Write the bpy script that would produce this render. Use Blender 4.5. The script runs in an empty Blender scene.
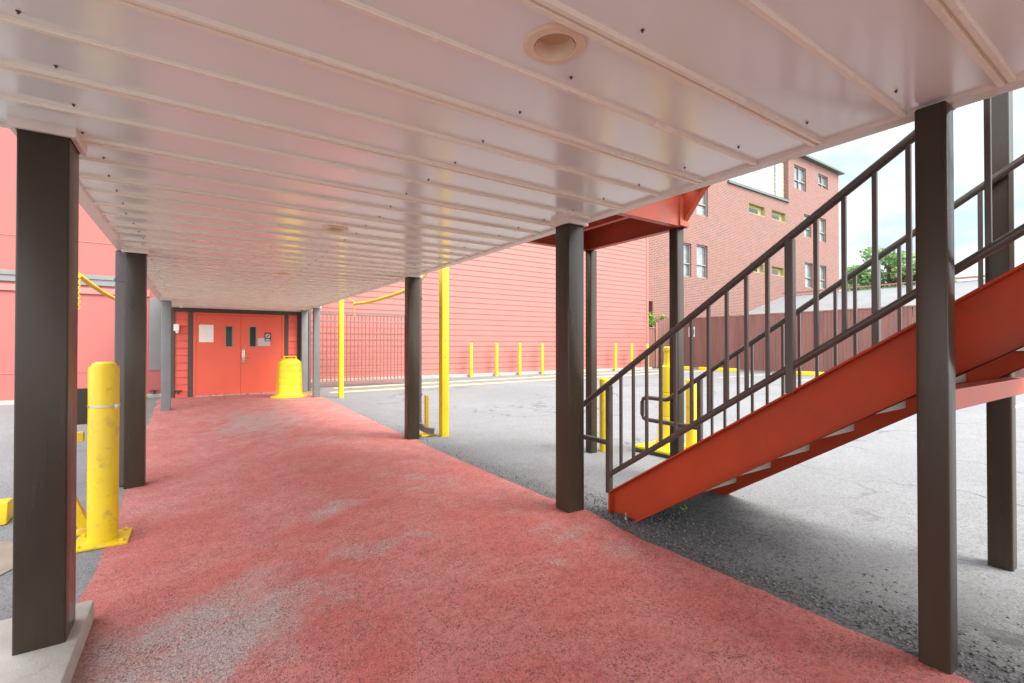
import bpy, bmesh, math, random
from mathutils import Vector, Matrix, noise as mnoise
random.seed(7)
S = bpy.context.scene
COL = S.collection
PI = math.pi

# ------------------------------------------------------------------ materials
def nodes_of(name):
    m = bpy.data.materials.new(name); m.use_nodes = True
    nt = m.node_tree
    return m, nt, nt.nodes['Principled BSDF']

def N(nt, typ, **kw):
    n = nt.nodes.new(typ)
    for k, v in kw.items():
        if k in n.inputs: n.inputs[k].default_value = v
        else: setattr(n, k, v)
    return n

def coord(nt, scale=(1, 1, 1), world=False):
    if world:
        src = N(nt, 'ShaderNodeNewGeometry').outputs['Position']
    else:
        src = N(nt, 'ShaderNodeTexCoord').outputs['Object']
    mp = N(nt, 'ShaderNodeMapping'); mp.inputs['Scale'].default_value = scale
    nt.links.new(src, mp.inputs['Vector'])
    return mp.outputs['Vector']

def ramp(nt, src, stops):
    r = N(nt, 'ShaderNodeValToRGB')
    e = r.color_ramp.elements
    while len(e) < len(stops): e.new(0.5)
    for el, (p, c) in zip(e, stops):
        el.position = p
        el.color = (c, c, c, 1) if isinstance(c, (int, float)) else (*c, 1)
    nt.links.new(src, r.inputs['Fac'])
    return r.outputs['Color']

def mixc(nt, fac, a, b, mode='MIX'):
    m = N(nt, 'ShaderNodeMix', data_type='RGBA', blend_type=mode)
    for i, v in ((0, fac), (6, a), (7, b)):
        if isinstance(v, (int, float)): m.inputs[i].default_value = v
        elif isinstance(v, tuple): m.inputs[i].default_value = (*v, 1)
        else: nt.links.new(v, m.inputs[i])
    return m.outputs[2]

def noise_tex(nt, vec, scale, detail=4, rough=0.55, dist=0.0):
    n = N(nt, 'ShaderNodeTexNoise', Scale=scale, Detail=detail, Roughness=rough, Distortion=dist)
    nt.links.new(vec, n.inputs['Vector'])
    return n.outputs['Fac']

def bump(nt, bsdf, h, strength=0.3, dist=0.01):
    b = N(nt, 'ShaderNodeBump', Strength=strength, Distance=dist)
    nt.links.new(h, b.inputs['Height'])
    nt.links.new(b.outputs['Normal'], bsdf.inputs['Normal'])

def paint(name, col, rough=0.4, var=0.12, scale=6.0, dirt=None, dirt_amt=0.0, streak=False, metal=0.0, bumpy=0.0, spec=0.5, world=True):
    m, nt, b = nodes_of(name)
    v = coord(nt, (1, 1, 0.12) if streak else (1, 1, 1), world)
    n1 = noise_tex(nt, v, scale, 5)
    lo = tuple(c * (1 - var) for c in col); hi = tuple(min(1, c * (1 + var)) for c in col)
    c = ramp(nt, n1, [(0.3, lo), (0.7, hi)])
    if dirt:
        n2 = noise_tex(nt, v, scale * 2.3, 8, 0.7)
        mk = ramp(nt, n2, [(0.62 - dirt_amt * .3, 0.0), (0.78 - dirt_amt * .3, min(1, .5 + dirt_amt))])
        c = mixc(nt, mk, c, dirt)
    nt.links.new(c, b.inputs['Base Color'])
    rr = ramp(nt, n1, [(0.3, max(.02, rough - .08)), (0.7, min(1, rough + .08))])
    nt.links.new(rr, b.inputs['Roughness'])
    b.inputs['Metallic'].default_value = metal
    b.inputs['Specular IOR Level'].default_value = spec
    if bumpy:
        bump(nt, b, noise_tex(nt, coord(nt, (1, 1, 1), world), 90, 4), bumpy, 0.004)
    return m

M = {}
M['post'] = paint('brown post paint', (.041, .029, .019), .30, .16, 5, (.13, .085, .055), .03, streak=True, bumpy=.10, spec=.3)
M['rail'] = paint('brown railing paint', (.066, .050, .042), .38, .12, 9, bumpy=.08)
M['trim_grey'] = paint('grey trim paint', (.17, .175, .168), .5, .08, 4)  # own colour of the trim; on two far canopy posts it paints in glare
M['trim_brown'] = paint('dark brown trim paint', (.062, .050, .040), .5, .12, 5)
M['yellow'] = paint('yellow paint', (.70, .49, .010), .42, .08, 4, (.34, .22, .06), .22, bumpy=.08)
M['yellow_plastic'] = paint('yellow plastic', (.74, .56, .012), .45, .05, 3, (.5, .38, .06), .0)
M['orange_red'] = paint('orange red steel paint', (.375, .043, .011), .58, .14, 3, (.17, .040, .020), .14, bumpy=.10, spec=.3)
M['landing_red'] = paint('landing red paint', (.46, .088, .048), .45, .14, 3, (.20, .06, .03), .06, bumpy=.10, spec=.3)
M['door'] = paint('red door paint', (.72, .115, .062), .42, .05, 2)
M['door_siding'] = paint('red siding paint', (.70, .11, .068), .5, .09, 4)
M['siding'] = paint('pink siding paint', (.365, .127, .105), .55, .07, 1.5)
M['stucco'] = paint('pink stucco', (.37, .106, .094), .8, .06, 1.2, bumpy=.25)
M['stucco_trim'] = paint('pale pink trim', (.44, .15, .13), .6, .05, 2)
M['white_trim'] = paint('cream soffit trim', (.74, .68, .61), .35, .08, 8, (.40, .27, .18), .07, bumpy=.08)
M['concrete'] = paint('weathered concrete', (.36, .34, .30), .9, .20, 4, (.22, .20, .17), .10, bumpy=.5)
M['old_concrete'] = paint('tan concrete ring', (.24, .20, .16), .9, .2, 6)
M['chrome'] = paint('satin metal', (.6, .58, .55), .3, .05, 10, metal=.9)
M['white'] = paint('white plastic', (.78, .77, .75), .4, .04, 8)
M['black'] = paint('black plastic', (.02, .02, .02), .4, .1, 8)
M['rust'] = paint('dark rusty metal', (.10, .07, .05), .6, .3, 40)
M['lamp_cream'] = paint('cream lamp trim', (.76, .62, .44), .42, .06, 10)
M['lamp_lens'] = paint('yellowed lamp lens', (.58, .46, .28), .35, .06, 10)
M['alu'] = paint('dull metal frame', (.24, .225, .20), .4, .06, 8)
M['tread'] = paint('concrete filled tread pan', (.26, .215, .175), .6, .14, 6, (.3, .25, .2), .05)
M['gate'] = paint('dark gate steel', (.26, .078, .064), .5, .12, 8)
M['gate_rail'] = paint('grey gate rail', (.21, .105, .092), .5, .10, 8)
M['fence'] = paint('brown fence stain', (.19, .086, .072), .75, .22, 3, (.12, .06, .05), .06, streak=True, bumpy=.3)
M['fence_cap'] = paint('light brown fence cap', (.30, .15, .11), .75, .15, 5)
M['wood'] = paint('tan gate wood', (.36, .17, .09), .75, .2, 5, streak=True)
M['strap'] = paint('galvanised strap', (.55, .53, .5), .35, .1, 20, metal=.8)
M['stone_sill'] = paint('pale sill', (.52, .48, .40), .8, .1, 5)
M['lintel_yellow'] = paint('pale yellow frame', (.34, .30, .13), .7, .06, 4)
M['green_trim'] = paint('grey green roof trim', (.095, .125, .105), .5, .1, 4)
M['panel_white'] = paint('pale boarding', (.30, .32, .345), .6, .05, 2)
M['panel_yellow'] = paint('pale yellow boarding', (.46, .43, .31), .6, .05, 2)
M['bark'] = paint('bark', (.11, .08, .055), .9, .25, 6, bumpy=.6)
M['blue'] = paint('blue sign', (.03, .12, .42), .5, .05, 8)
M['purple_brown'] = paint('brown downspout', (.115, .085, .085), .4, .10, 6)

def leaf_mat(name, c):
    m, nt, b = nodes_of(name)
    oi = N(nt, 'ShaderNodeNewGeometry')
    r = ramp(nt, oi.outputs['Random Per Island'], [(0, tuple(x * .55 for x in c)), (.5, c), (1, tuple(min(1, x * 1.7) for x in c))])
    nt.links.new(r, b.inputs['Base Color'])
    b.inputs['Roughness'].default_value = .55
    b.inputs['Transmission Weight'].default_value = 0
    tr = N(nt, 'ShaderNodeBsdfTranslucent'); nt.links.new(r, tr.inputs['Color'])
    mx = N(nt, 'ShaderNodeMixShader'); mx.inputs[0].default_value = .35
    nt.links.new(b.outputs[0], mx.inputs[1]); nt.links.new(tr.outputs[0], mx.inputs[2])
    nt.links.new(mx.outputs[0], nt.nodes['Material Output'].inputs['Surface'])
    return m
M['leaf'] = leaf_mat('tree leaves', (.20, .34, .13))
M['leaf2'] = leaf_mat('olive leaves', (.24, .36, .15))
M['weed'] = leaf_mat('bright leaves', (.16, .34, .03))

def soffit_mat():
    m, nt, b = nodes_of('cream soffit metal')
    v = coord(nt, (1, 1, 1), True)
    n1 = noise_tex(nt, v, 2.2, 5)
    c = ramp(nt, n1, [(.3, (.81, .86, .825)), (.7, (.84, .89, .855))])
    n2 = noise_tex(nt, coord(nt, (3, 40, 3), True), 2.0, 7, .7)
    mk = ramp(nt, n2, [(.62, 0.0), (.95, .10)])
    c = mixc(nt, mk, c, (.58, .53, .45))
    n3 = noise_tex(nt, v, 140, 2)
    c = mixc(nt, ramp(nt, n3, [(.72, 0.0), (.80, .35)]), c, (.35, .28, .22))
    nt.links.new(c, b.inputs['Base Color'])
    nt.links.new(ramp(nt, n1, [(.3, .19), (.7, .22)]), b.inputs['Roughness'])
    b.inputs['Specular IOR Level'].default_value = .7; b.inputs['Coat Weight'].default_value = .5; b.inputs['Coat Roughness'].default_value = .16
    bump(nt, b, noise_tex(nt, coord(nt, (1.0, .6, 1), True), 1.2, 0), .04, .04)
    return m
M['soffit'] = soffit_mat()
M['rib'] = paint('cream seam cover', (.88, .83, .70), .28, .02, 1.5)

def asphalt_mat():
    m, nt, b = nodes_of('worn asphalt')
    v = coord(nt, (1, 1, 1), True)
    big = noise_tex(nt, v, .35, 4)
    mid = noise_tex(nt, v, 3.5, 6, .65)
    fine = noise_tex(nt, v, 130, 3, .7)
    vo = N(nt, 'ShaderNodeTexVoronoi', Scale=95.0); nt.links.new(v, vo.inputs['Vector'])
    base = ramp(nt, big, [(.3, (.162, .167, .174)), (.7, (.215, .219, .226))])
    base = mixc(nt, ramp(nt, mid, [(.35, .55), (.65, 0.0)]), base, (.155, .155, .158))
    base = mixc(nt, ramp(nt, vo.outputs['Color'], [(.15, .75), (.5, 0.0)]), base, (.085, .085, .087))
    base = mixc(nt, ramp(nt, fine, [(.58, 0.0), (.72, .7)]), base, (.38, .375, .365))
    cv = N(nt, 'ShaderNodeVectorMath', operation='ADD'); nt.links.new(v, cv.inputs[0])
    cn_ = N(nt, 'ShaderNodeTexNoise', Scale=1.6, Detail=5.0); nt.links.new(v, cn_.inputs['Vector'])
    nt.links.new(cn_.outputs['Color'], cv.inputs[1])
    ve = N(nt, 'ShaderNodeTexVoronoi', Scale=.42, feature='DISTANCE_TO_EDGE'); nt.links.new(cv.outputs[0], ve.inputs['Vector'])
    crk = mixc(nt, ramp(nt, noise_tex(nt, v, .6, 3), [(.46, 0.0), (.56, 1.0)]), (0, 0, 0), ramp(nt, ve.outputs['Distance'], [(.004, .8), (.012, 0.0)]))
    base = mixc(nt, crk, base, (.07, .07, .072))
    base = mixc(nt, ramp(nt, noise_tex(nt, v, .9, 6, .7, .6), [(.60, 0.0), (.72, .55)]), base, (.12, .118, .116))
    # gravelly debris plus painted-in shade along the walkway and stair foot
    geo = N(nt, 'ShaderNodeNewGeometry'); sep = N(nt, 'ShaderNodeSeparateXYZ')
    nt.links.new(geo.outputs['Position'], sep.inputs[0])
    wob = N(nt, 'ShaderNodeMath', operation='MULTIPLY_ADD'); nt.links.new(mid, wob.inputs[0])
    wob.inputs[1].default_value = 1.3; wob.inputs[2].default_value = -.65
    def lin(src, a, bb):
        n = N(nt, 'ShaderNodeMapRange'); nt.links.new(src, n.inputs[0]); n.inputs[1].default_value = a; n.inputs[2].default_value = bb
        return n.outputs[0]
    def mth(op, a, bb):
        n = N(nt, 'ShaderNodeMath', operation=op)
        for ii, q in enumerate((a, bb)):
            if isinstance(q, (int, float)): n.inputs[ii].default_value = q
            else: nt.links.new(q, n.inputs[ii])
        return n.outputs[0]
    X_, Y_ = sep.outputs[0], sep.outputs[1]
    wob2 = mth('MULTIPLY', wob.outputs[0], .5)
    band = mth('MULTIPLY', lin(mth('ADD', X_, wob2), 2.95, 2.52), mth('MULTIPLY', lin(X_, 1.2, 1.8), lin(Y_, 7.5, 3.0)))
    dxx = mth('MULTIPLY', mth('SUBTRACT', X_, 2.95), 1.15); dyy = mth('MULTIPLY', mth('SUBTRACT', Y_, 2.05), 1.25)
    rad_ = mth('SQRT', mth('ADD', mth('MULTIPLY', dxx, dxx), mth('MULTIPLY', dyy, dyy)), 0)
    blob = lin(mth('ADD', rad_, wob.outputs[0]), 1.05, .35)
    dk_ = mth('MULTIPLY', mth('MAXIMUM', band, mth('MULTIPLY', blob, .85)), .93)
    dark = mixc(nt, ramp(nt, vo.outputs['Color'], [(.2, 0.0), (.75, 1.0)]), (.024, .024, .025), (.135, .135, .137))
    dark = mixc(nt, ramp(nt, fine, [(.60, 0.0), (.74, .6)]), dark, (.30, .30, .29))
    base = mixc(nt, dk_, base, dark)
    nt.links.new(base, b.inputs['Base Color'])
    b.inputs['Roughness'].default_value = .88
    h = mixc(nt, .5, vo.outputs['Distance'], fine)
    bump(nt, b, h, .4, .010)
    return m
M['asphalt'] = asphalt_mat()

def path_mat():
    m, nt, b = nodes_of('red coated path')
    v = coord(nt, (1, 1, 1), True)
    mid = noise_tex(nt, v, 3.2, 12, .74, .4)
    big = noise_tex(nt, v, .9, 4, .6)
    fine = noise_tex(nt, v, 110, 3, .7)
    vo = N(nt, 'ShaderNodeTexVoronoi', Scale=165.0); nt.links.new(v, vo.inputs['Vector'])
    red = ramp(nt, big, [(.3, (.45, .102, .086)), (.7, (.50, .138, .119))])
    # chalky, faded film
    red = mixc(nt, ramp(nt, noise_tex(nt, v, 1.3, 8, .7), [(.42, 0.0), (.66, .75)]), red, (.52, .235, .212))
    geo0 = N(nt, 'ShaderNodeNewGeometry'); sp0 = N(nt, 'ShaderNodeSeparateXYZ'); nt.links.new(geo0.outputs['Position'], sp0.inputs[0])
    fy = N(nt, 'ShaderNodeMapRange'); nt.links.new(sp0.outputs[1], fy.inputs[0]); fy.inputs[1].default_value = 3.5; fy.inputs[2].default_value = 9.0; fy.inputs[4].default_value = .55
    fm = N(nt, 'ShaderNodeMath', operation='MULTIPLY'); nt.links.new(fy.outputs[0], fm.inputs[0]); nt.links.new(ramp(nt, mid, [(.40, .2), (.58, 1.0)]), fm.inputs[1])
    red = mixc(nt, fm.outputs[0], red, (.56, .30, .275))
    vs = coord(nt, (1.0, 2.2, 1), True)
    red = mixc(nt, ramp(nt, noise_tex(nt, vs, 9, 8, .75, .3), [(.50, 0.0), (.66, .55)]), red, (.27, .055, .048))
    red = mixc(nt, ramp(nt, noise_tex(nt, v, 38, 4, .7), [(.36, .45), (.52, 0.0)]), red, (.25, .060, .052))
    # worn patches where grey shows (their own places on the path)
    geo = N(nt, 'ShaderNodeNewGeometry')
    tot = None
    for (px, py, rx, ry, amt) in [(.02, 2.66, .62, .50, 1.0), (-.30, 2.40, .40, .75, 1.0), (.45, 2.62, .5, .25, .5), (.80, 3.90, .35, .22, .62), (.92, 3.0, .42, .14, .75),
                                  (2.08, 2.42, .32, .55, .45), (.88, 9.2, .8, 1.9, .8), (1.5, 6.6, .6, .6, .40), (1.75, 4.2, .4, .5, .35), (1.3, 11.6, .9, .8, .35)]:
        sb = N(nt, 'ShaderNodeVectorMath', operation='SUBTRACT'); nt.links.new(geo.outputs['Position'], sb.inputs[0]); sb.inputs[1].default_value = (px, py, 0)
        ml = N(nt, 'ShaderNodeVectorMath', operation='MULTIPLY'); nt.links.new(sb.outputs[0], ml.inputs[0]); ml.inputs[1].default_value = (1 / rx, 1 / ry, 0)
        ln = N(nt, 'ShaderNodeVectorMath', operation='LENGTH'); nt.links.new(ml.outputs[0], ln.inputs[0])
        mr = N(nt, 'ShaderNodeMapRange'); nt.links.new(ln.outputs['Value'], mr.inputs[0])
        mr.inputs[1].default_value = 1.5; mr.inputs[2].default_value = .0; mr.inputs[3].default_value = 0; mr.inputs[4].default_value = amt
        if tot is None: tot = mr.outputs[0]
        else:
            ad = N(nt, 'ShaderNodeMath', operation='MAXIMUM'); nt.links.new(tot, ad.inputs[0]); nt.links.new(mr.outputs[0], ad.inputs[1]); tot = ad.outputs[0]
    s = N(nt, 'ShaderNodeMath', operation='MULTIPLY_ADD'); nt.links.new(mid, s.inputs[0]); s.inputs[1].default_value = 2.6; nt.links.new(tot, s.inputs[2])
    mr2 = N(nt, 'ShaderNodeMapRange'); nt.links.new(s.outputs[0], mr2.inputs[0]); mr2.inputs[1].default_value = 1.54; mr2.inputs[2].default_value = 2.15; mr2.inputs[4].default_value = .85
    grey = mixc(nt, ramp(nt, fine, [(.4, 0.0), (.7, 1.0)]), (.24, .215, .205), (.52, .48, .455))
    c = mixc(nt, mr2.outputs[0], red, grey)
    pit = ramp(nt, vo.outputs['Color'], [(.20, .95), (.38, 0.0)])
    pitm = mixc(nt, ramp(nt, noise_tex(nt, v, 5, 6, .7), [(.38, .35), (.58, 1.0)]), (0, 0, 0), pit)
    c = mixc(nt, pitm, c, (.12, .040, .036))
    c = mixc(nt, ramp(nt, fine, [(.56, 0.0), (.72, .55)]), c, (.66, .33, .29))
    c = mixc(nt, ramp(nt, fine, [(.28, .55), (.44, 0.0)]), c, (.17, .045, .040))
    nt.links.new(c, b.inputs['Base Color'])
    b.inputs['Roughness'].default_value = .82
    h = mixc(nt, .5, vo.outputs['Distance'], fine)
    bump(nt, b, h, .55, .012)
    return m
M['path'] = path_mat()

def brick_mat():
    m, nt, b = nodes_of('brickwork')
    geo = N(nt, 'ShaderNodeNewGeometry'); sep = N(nt, 'ShaderNodeSeparateXYZ'); nt.links.new(geo.outputs['Position'], sep.inputs[0])
    ad = N(nt, 'ShaderNodeMath', operation='ADD'); nt.links.new(sep.outputs[0], ad.inputs[0]); nt.links.new(sep.outputs[1], ad.inputs[1])
    cb = N(nt, 'ShaderNodeCombineXYZ'); nt.links.new(ad.outputs[0], cb.inputs[0]); nt.links.new(sep.outputs[2], cb.inputs[1])
    t = N(nt, 'ShaderNodeTexBrick', Scale=1.0)
    t.inputs['Brick Width'].default_value = .30; t.inputs['Row Height'].default_value = .105
    t.inputs['Mortar Size'].default_value = .022; t.inputs['Mortar Smooth'].default_value = .3; t.inputs['Bias'].default_value = -.1
    t.inputs['Color1'].default_value = (.225, .064, .042, 1); t.inputs['Color2'].default_value = (.105, .042, .035, 1); t.inputs['Mortar'].default_value = (.29, .21, .18, 1)
    nt.links.new(cb.outputs[0], t.inputs['Vector'])
    v = coord(nt, (1, 1, 1), True)
    c = mixc(nt, ramp(nt, noise_tex(nt, v, .5, 6, .7), [(.35, 0.0), (.7, .45)]), t.outputs['Color'], (.25, .115, .088))
    c = mixc(nt, ramp(nt, noise_tex(nt, v, 2.5, 4, .7), [(.55, 0.0), (.75, .5)]), c, (.14, .085, .085))
    nt.links.new(c, b.inputs['Base Color']); b.inputs['Roughness'].default_value = .85
    bump(nt, b, t.outputs['Fac'], -.3, .01)
    return m
M['brick'] = brick_mat()

def glass_mat(name, c, rough=.06, spec=.7):
    m, nt, b = nodes_of(name)
    n = noise_tex(nt, coord(nt, (1, 1, 1), True), 3, 3)
    nt.links.new(ramp(nt, n, [(.3, tuple(x * .7 for x in c)), (.7, tuple(x * 1.3 for x in c))]), b.inputs['Base Color'])
    b.inputs['Roughness'].default_value = rough; b.inputs['Specular IOR Level'].default_value = spec
    return m
M['pane_dark'] = glass_mat('dark glass', (.012, .020, .014), .12, .25)
M['pane'] = glass_mat('pale curtained glass', (.17, .20, .195))

def metal_roof():
    m, nt, b = nodes_of('grey metal roof')
    w = N(nt, 'ShaderNodeTexWave', Scale=1.4, Distortion=0.0); w.bands_direction = 'Y'
    nt.links.new(coord(nt, (1, 1, 1), True), w.inputs['Vector'])
    n = noise_tex(nt, coord(nt, (1, 1, 1), True), 1.2, 5)
    c = mixc(nt, ramp(nt, w.outputs['Fac'], [(.93, 0.0), (1.0, .4)]), ramp(nt, n, [(.3, (.15, .155, .16)), (.7, (.19, .195, .20))]), (.10, .105, .11))
    nt.links.new(c, b.inputs['Base Color']); b.inputs['Roughness'].default_value = .5
    return m
M['roof'] = metal_roof()

def paper_mat(name, base, ink):
    m, nt, b = nodes_of(name)
    w = N(nt, 'ShaderNodeTexWave', Scale=11.0, Distortion=0.0); w.bands_direction = 'Z'
    nt.links.new(coord(nt), w.inputs['Vector'])
    n = noise_tex(nt, coord(nt, (1, 1, 1)), 16, 2)
    f = N(nt, 'ShaderNodeMath', operation='MULTIPLY')
    nt.links.new(ramp(nt, w.outputs['Fac'], [(.68, 0.0), (.8, 1.0)]), f.inputs[0]); nt.links.new(ramp(nt, n, [(.40, 0.0), (.5, .5)]), f.inputs[1])
    nt.links.new(mixc(nt, f.outputs[0], base, ink), b.inputs['Base Color']); b.inputs['Roughness'].default_value = .6
    return m
M['paper'] = paper_mat('printed notice', (.84, .81, .75), (.45, .44, .43))
M['paper_grey'] = paper_mat('small grey notice', (.50, .50, .50), (.25, .25, .26))
M['line_yellow'] = paint('worn yellow marking', (.52, .46, .22), .8, .15, 4, (.24, .24, .23), .28)
M['stone'] = leaf_mat('stones', (.16, .16, .16))

# ------------------------------------------------------------------ mesh builder
class MB:
    def __init__(s): s.bm = bmesh.new()
    def _add(s, tmp):
        me = bpy.data.meshes.new('tmp'); tmp.to_mesh(me); tmp.free(); s.bm.from_mesh(me); bpy.data.meshes.remove(me); return s
    def box(s, x0, x1, y0, y1, z0, z1, bev=0.0, seg=2, rz=0, rx=0, ry=0):
        t = bmesh.new(); bmesh.ops.create_cube(t, size=1)
        bmesh.ops.scale(t, vec=(x1 - x0, y1 - y0, z1 - z0), verts=t.verts)
        if bev: bmesh.ops.bevel(t, geom=list(t.edges), offset=bev, segments=seg, profile=.5, affect='EDGES')
        R = Matrix.Rotation(rz, 4, 'Z') @ Matrix.Rotation(ry, 4, 'Y') @ Matrix.Rotation(rx, 4, 'X')
        bmesh.ops.transform(t, matrix=Matrix.Translation(((x0 + x1) / 2, (y0 + y1) / 2, (z0 + z1) / 2)) @ R, verts=t.verts)
        return s._add(t)
    def poly(s, pts, axis, a0, a1, bev=0):
        """extrude a polygon (2-D pts) along axis 0/1/2 between a0 and a1"""
        t = bmesh.new()
        def P(u, v, a): return {0: (a, u, v), 1: (u, a, v), 2: (u, v, a)}[axis]
        A = [t.verts.new(P(u, v, a0)) for u, v in pts]; B = [t.verts.new(P(u, v, a1)) for u, v in pts]
        t.faces.new(A); t.faces.new(B[::-1])
        n = len(pts)
        for i in range(n): t.faces.new((A[i], B[i], B[(i + 1) % n], A[(i + 1) % n]))
        bmesh.ops.recalc_face_normals(t, faces=t.faces)
        if bev: bmesh.ops.bevel(t, geom=list(t.edges), offset=bev, segments=2, profile=.5, affect='EDGES')
        return s._add(t)
    def lathe(s, prof, c=(0, 0, 0), seg=24, cap=True):
        t = bmesh.new(); rings = []
        for r, z in prof:
            rings.append([t.verts.new((c[0] + r * math.cos(2 * PI * i / seg), c[1] + r * math.sin(2 * PI * i / seg), c[2] + z)) for i in range(seg)])
        for a, b in zip(rings, rings[1:]):
            for i in range(seg): t.faces.new((a[i], a[(i + 1) % seg], b[(i + 1) % seg], b[i]))
        if cap:
            t.faces.new(rings[0][::-1]); t.faces.new(rings[-1])
        bmesh.ops.recalc_face_normals(t, faces=t.faces)
        return s._add(t)
    def tube(s, pts, r, seg=10, square=False):
        t = bmesh.new(); pts = [Vector(p) for p in pts]; rings = []
        if square: seg = 4
        for i, p in enumerate(pts):
            d = (pts[min(i + 1, len(pts) - 1)] - pts[max(i - 1, 0)]).normalized()
            up = Vector((0, 0, 1)) if abs(d.z) < .9 else Vector((1, 0, 0))
            a = d.cross(up).normalized(); b = a.cross(d).normalized()
            off = PI / 4 if square else 0
            rings.append([t.verts.new(p + (a * math.cos(2 * PI * k / seg + off) + b * math.sin(2 * PI * k / seg + off)) * r) for k in range(seg)])
        for a, b in zip(rings, rings[1:]):
            for i in range(seg): t.faces.new((a[i], a[(i + 1) % seg], b[(i + 1) % seg], b[i]))
        t.faces.new(rings[0][::-1]); t.faces.new(rings[-1])
        bmesh.ops.recalc_face_normals(t, faces=t.faces)
        return s._add(t)
    def build(s, name, mat, parent=None, origin=None, smooth=False):
        o = Vector((0, 0, 0)); p = parent
        if p is not None:
            while p is not None: o += p.location; p = p.parent
        elif origin: o = Vector(origin)
        if o.length: bmesh.ops.translate(s.bm, verts=s.bm.verts, vec=-o)
        me = bpy.data.meshes.new(name); s.bm.to_mesh(me); s.bm.free()
        ms = mat if isinstance(mat, list) else [mat]
        for k in ms: me.materials.append(k)
        if smooth:
            for f in me.polygons: f.use_smooth = True
            me.set_sharp_from_angle(angle=math.radians(38))
        ob = bpy.data.objects.new(name, me); COL.objects.link(ob)
        if parent is not None: ob.parent = parent
        elif origin: ob.location = origin
        return ob

def tag(o, label=None, cat=None, group=None, kind=None):
    if label: o['label'] = label
    if cat: o['category'] = cat
    if group: o['group'] = group
    if kind: o['kind'] = kind
    return o
def thing(name, loc, label, cat, group=None):
    o = bpy.data.objects.new(name, None); COL.objects.link(o); o.location = loc; o.empty_display_size = .1
    return tag(o, label, cat, group)
def copy_tree(o, parent=None):
    c = o.copy(); COL.objects.link(c); c.parent = parent
    for ch in list(o.children): copy_tree(ch, c)
    return c

def sm(t):
    t = max(0, min(1, t)); return t * t * (3 - 2 * t)
def gz(x, y): return -.15 * sm((1.3 - x) / 1.8) * (1 - sm((y - 9.5) / 4.5))
def nz(x, y, z=0): return mnoise.noise(Vector((x, y, z)))

# ------------------------------------------------------------------ ground
def axis_lines(fine0, fine1, step, far):
    L = []; x = fine0
    while x < fine1 + 1e-6: L.append(x); x += step
    a = fine0; d = step
    while a > -far: d *= 1.6; a -= d; L.append(a)
    a = L[int((fine1 - fine0) / step)] ; d = step
    while a < far: d *= 1.6; a += d; L.append(a)
    return sorted(L)
g = MB(); xs = axis_lines(-3, 4.5, .15, 600); ys = axis_lines(-1.5, 14.0, .25, 600)
V = [[g.bm.verts.new((x, y, gz(x, y))) for y in ys] for x in xs]
for i in range(len(xs) - 1):
    for j in range(len(ys) - 1): g.bm.faces.new((V[i][j], V[i + 1][j], V[i + 1][j + 1], V[i][j + 1]))
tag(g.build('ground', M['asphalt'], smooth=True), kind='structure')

def interp(t, pts):
    for (a, va), (b, vb) in zip(pts, pts[1:]):
        if t <= b: return va + (vb - va) * max(0, (t - a) / (b - a))
    return pts[-1][1]
XR = [(-8, 2.42), (1.7, 2.44), (2.3, 2.445), (2.66, 2.51), (2.9, 2.53), (3.12, 2.445), (5.2, 2.43), (5.9, 2.46), (6.2, 2.52), (6.5, 2.46), (12.2, 2.60), (14.05, 2.64)]
XL = [(-8, -.55), (2.5, -.52), (4.6, -.53), (6.3, -.58), (8.8, -.68), (14.05, -.74)]
p = MB(); rows = []; yy = -7.0
while yy < 14.05:
    xr = interp(yy, XR) + .018 * nz(0, yy * 2.2) + .016 * nz(5, yy * 11)
    xl = interp(yy, XL) + .05 * nz(9, yy * 1.6) + .022 * nz(3, yy * 9)
    r = []
    for k in range(33):
        x = xl + (xr - xl) * k / 32
        r.append(p.bm.verts.new((x, yy, gz(x, yy) + (.005 if 0 < k < 32 else .0015))))
    rows.append(r); yy += .08
for a, b in zip(rows, rows[1:]):
    for k in range(32): p.bm.faces.new((a[k], a[k + 1], b[k + 1], b[k]))
tag(p.build('path', M['path'], smooth=True), kind='structure')

def sheet(name, pts, mat, lift=.004):
    b = MB(); b.bm.faces.new([b.bm.verts.new((x, y, gz(x, y) + lift)) for x, y in pts])
    bmesh.ops.recalc_face_normals(b.bm, faces=b.bm.faces)
    for f in b.bm.faces:
        if f.normal.z < 0: f.normal_flip()
    return tag(b.build(name, mat), kind='structure')
def stripe(x0, y0, x1, y1, w=.1):
    d = Vector((x1 - x0, y1 - y0)).normalized(); n = Vector((-d.y, d.x)) * w / 2
    sheet('parking_line', [(x0 + n.x, y0 + n.y), (x1 + n.x, y1 + n.y), (x1 - n.x, y1 - n.y), (x0 - n.x, y0 - n.y)], M['line_yellow'])
stripe(3.0, 13.3, 24, 14.6, .35); stripe(3.4, 14.6, 20.5, 16.0, .35)
for y in (3.2, 5.8, 8.4, 11.0): stripe(17.2, y, 22.4, y, .11)
stripe(12.0, 2.33, 16.5, 2.33, .11)
stripe(-4.0, 5.78, -.95, 5.78, .08)
# concrete patch at the left
sheet('concrete_patch', [(-1.35 + .42 * math.cos(a * PI / 16), 4.45 + .50 * math.sin(a * PI / 16)) for a in range(32)], M['old_concrete'], .006)

k = MB(); k.box(2.7, 20.4, 16.93, 17.2, -.05, .11, .012)
tag(k.build('kerb', M['concrete']), kind='structure')

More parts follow.
